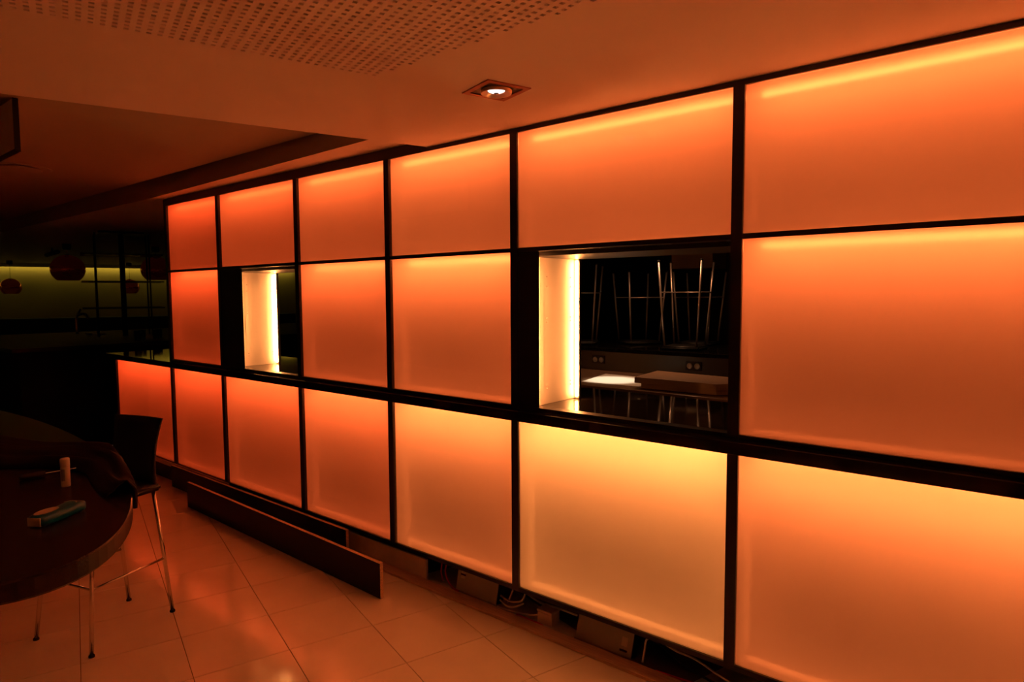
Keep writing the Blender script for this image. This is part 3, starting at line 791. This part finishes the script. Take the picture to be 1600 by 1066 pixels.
box('tray_base', (-0.11, -0.09, 0), (0.11, 0.09, 0.012), M_MDF, tr, bevel=0.003); box('tray_rim', (-0.115, -0.095, 0.012), (0.115, -0.085, 0.03), M_MDF, tr)
# copper pendants
def pendant(x, y, zc, R, zceil, label):
    t = empty('copper_pendant', (x, y, zceil)); tag(t, label, 'pendant lamp', 'copper globe pendants')
    prof = []
    a0, a1 = math.radians(12), math.radians(140)
    for k in range(29):
        a = a0+(a1-a0)*k/28; prof.append((R*math.sin(a), R*math.cos(a)*0.94))
    z = zc-zceil
    sh = lathe('globe_shade', prof, M_COPPER, t, 48, (0, 0, z))
    rimz = R*math.cos(a1)*0.94; rr_ = R*math.sin(a1)
    lathe('shade_rim', [(rr_-0.004, rimz-0.003), (rr_+0.003, rimz-0.003), (rr_+0.003, rimz+0.004), (rr_-0.004, rimz+0.004)], M_COPPER, sh, 48, (0, 0, z))
    lathe('socket_cap', [(0, R*0.98), (0.035, R*0.96), (0.04, R*0.88), (R*0.21, R*0.91)], M_RUBBER, t, 24, (0, 0, z))
    tube('flex', [(0, 0, -0.03), (0, 0, z+R*0.95)], 0.004, M_RUBBER, t, 8)
    lathe('canopy', [(0, -0.09), (0.05, -0.088), (0.06, -0.07), (0.06, 0.0), (0, 0)], M_RUBBER, t, 24)
    lathe('lamp_bulb', [(0, -0.05), (0.03, -0.04), (0.045, 0), (0.03, 0.05), (0.015, 0.09)], emission('pendant_added_glow', (1.0, 0.22, 0.08), 0.6), t, 18, (0, 0, z+0.02))  # dim bulb glow added to redden the copper globe
    return t
pendant(-11.216, 1.045, 2.092, 0.240, Z_BULK, 'large copper globe pendant hanging clear of the glass rack')
pendant(-10.863, 2.237, 2.105, 0.235, Z_BULK, 'large copper globe pendant half behind the partition end')
pendant(-17.58, 1.746, 1.885, 0.21, Z_BULK, 'small distant copper globe pendant close to the olive wall')
pendant(-16.907, 4.016, 1.885, 0.21, Z_BULK, 'small distant copper globe pendant seen through the glass rack')
# ceiling spot
ts = empty('ceiling_spot', (-12.4, 1.17, Z_BULK)); tag(ts, 'black ceiling spot near the large copper pendant', 'spotlight')
tube('stem', [(0, 0, 0), (0, 0, -0.07)], 0.015, M_RUBBER, ts, 10)
tube('head', [(-0.24, -0.02, -0.11), (0.2, 0.03, -0.07)], 0.035, M_RUBBER, ts, 14)
# bluish screen by the pendant
tv = empty('blue_screen', far(19.9, 6.1, 2.15)); tv.rotation_euler = (0, 0, FA-math.pi/2)
tag(tv, 'small blue lit screen high up beside the partition end', 'screen')
box('screen_case', (-0.32, 0.0, 0.0), (0.32, 0.05, 0.30), M_RUBBER, tv)
box('screen_face', (-0.30, -0.003, 0.02), (0.30, -0.0005, 0.28), emission('blue_screen_glow', (0.12, 0.3, 1.0), 0.5), tv)

# ------------------------------------------------------------------ hanging panel and vent in the coffer
hp = empty('hanging_panel', (-2.89, -1.555, 2.35)); tag(hp, 'pale panel with black edging hanging below the raised ceiling', 'panel')
box('panel_sheet', (-1.2, -0.008, 0.012), (-0.012, 0.008, 0.249), M_MDF, hp)
box('black_edge', (-1.2, -0.011, 0.0), (0.0, 0.011, 0.0115), M_BLACK, hp); box('black_edge', (-0.0115, -0.011, 0.0118), (0.0, 0.011, 0.249), M_BLACK, hp)
av = empty('air_vent', (-4.95, -1.06, Z_COFF)); tag(av, 'round flush air vent in the raised ceiling', 'vent')
lathe('vent_ring', [(0.17, 0), (0.20, -0.004), (0.21, -0.002), (0.21, 0)], MATS['coffer_dark_tone'], av, 40)
lathe('vent_disc', [(0, -0.018), (0.14, -0.016), (0.15, -0.012), (0.13, -0.002)], MATS['coffer_dark_tone'], av, 40)
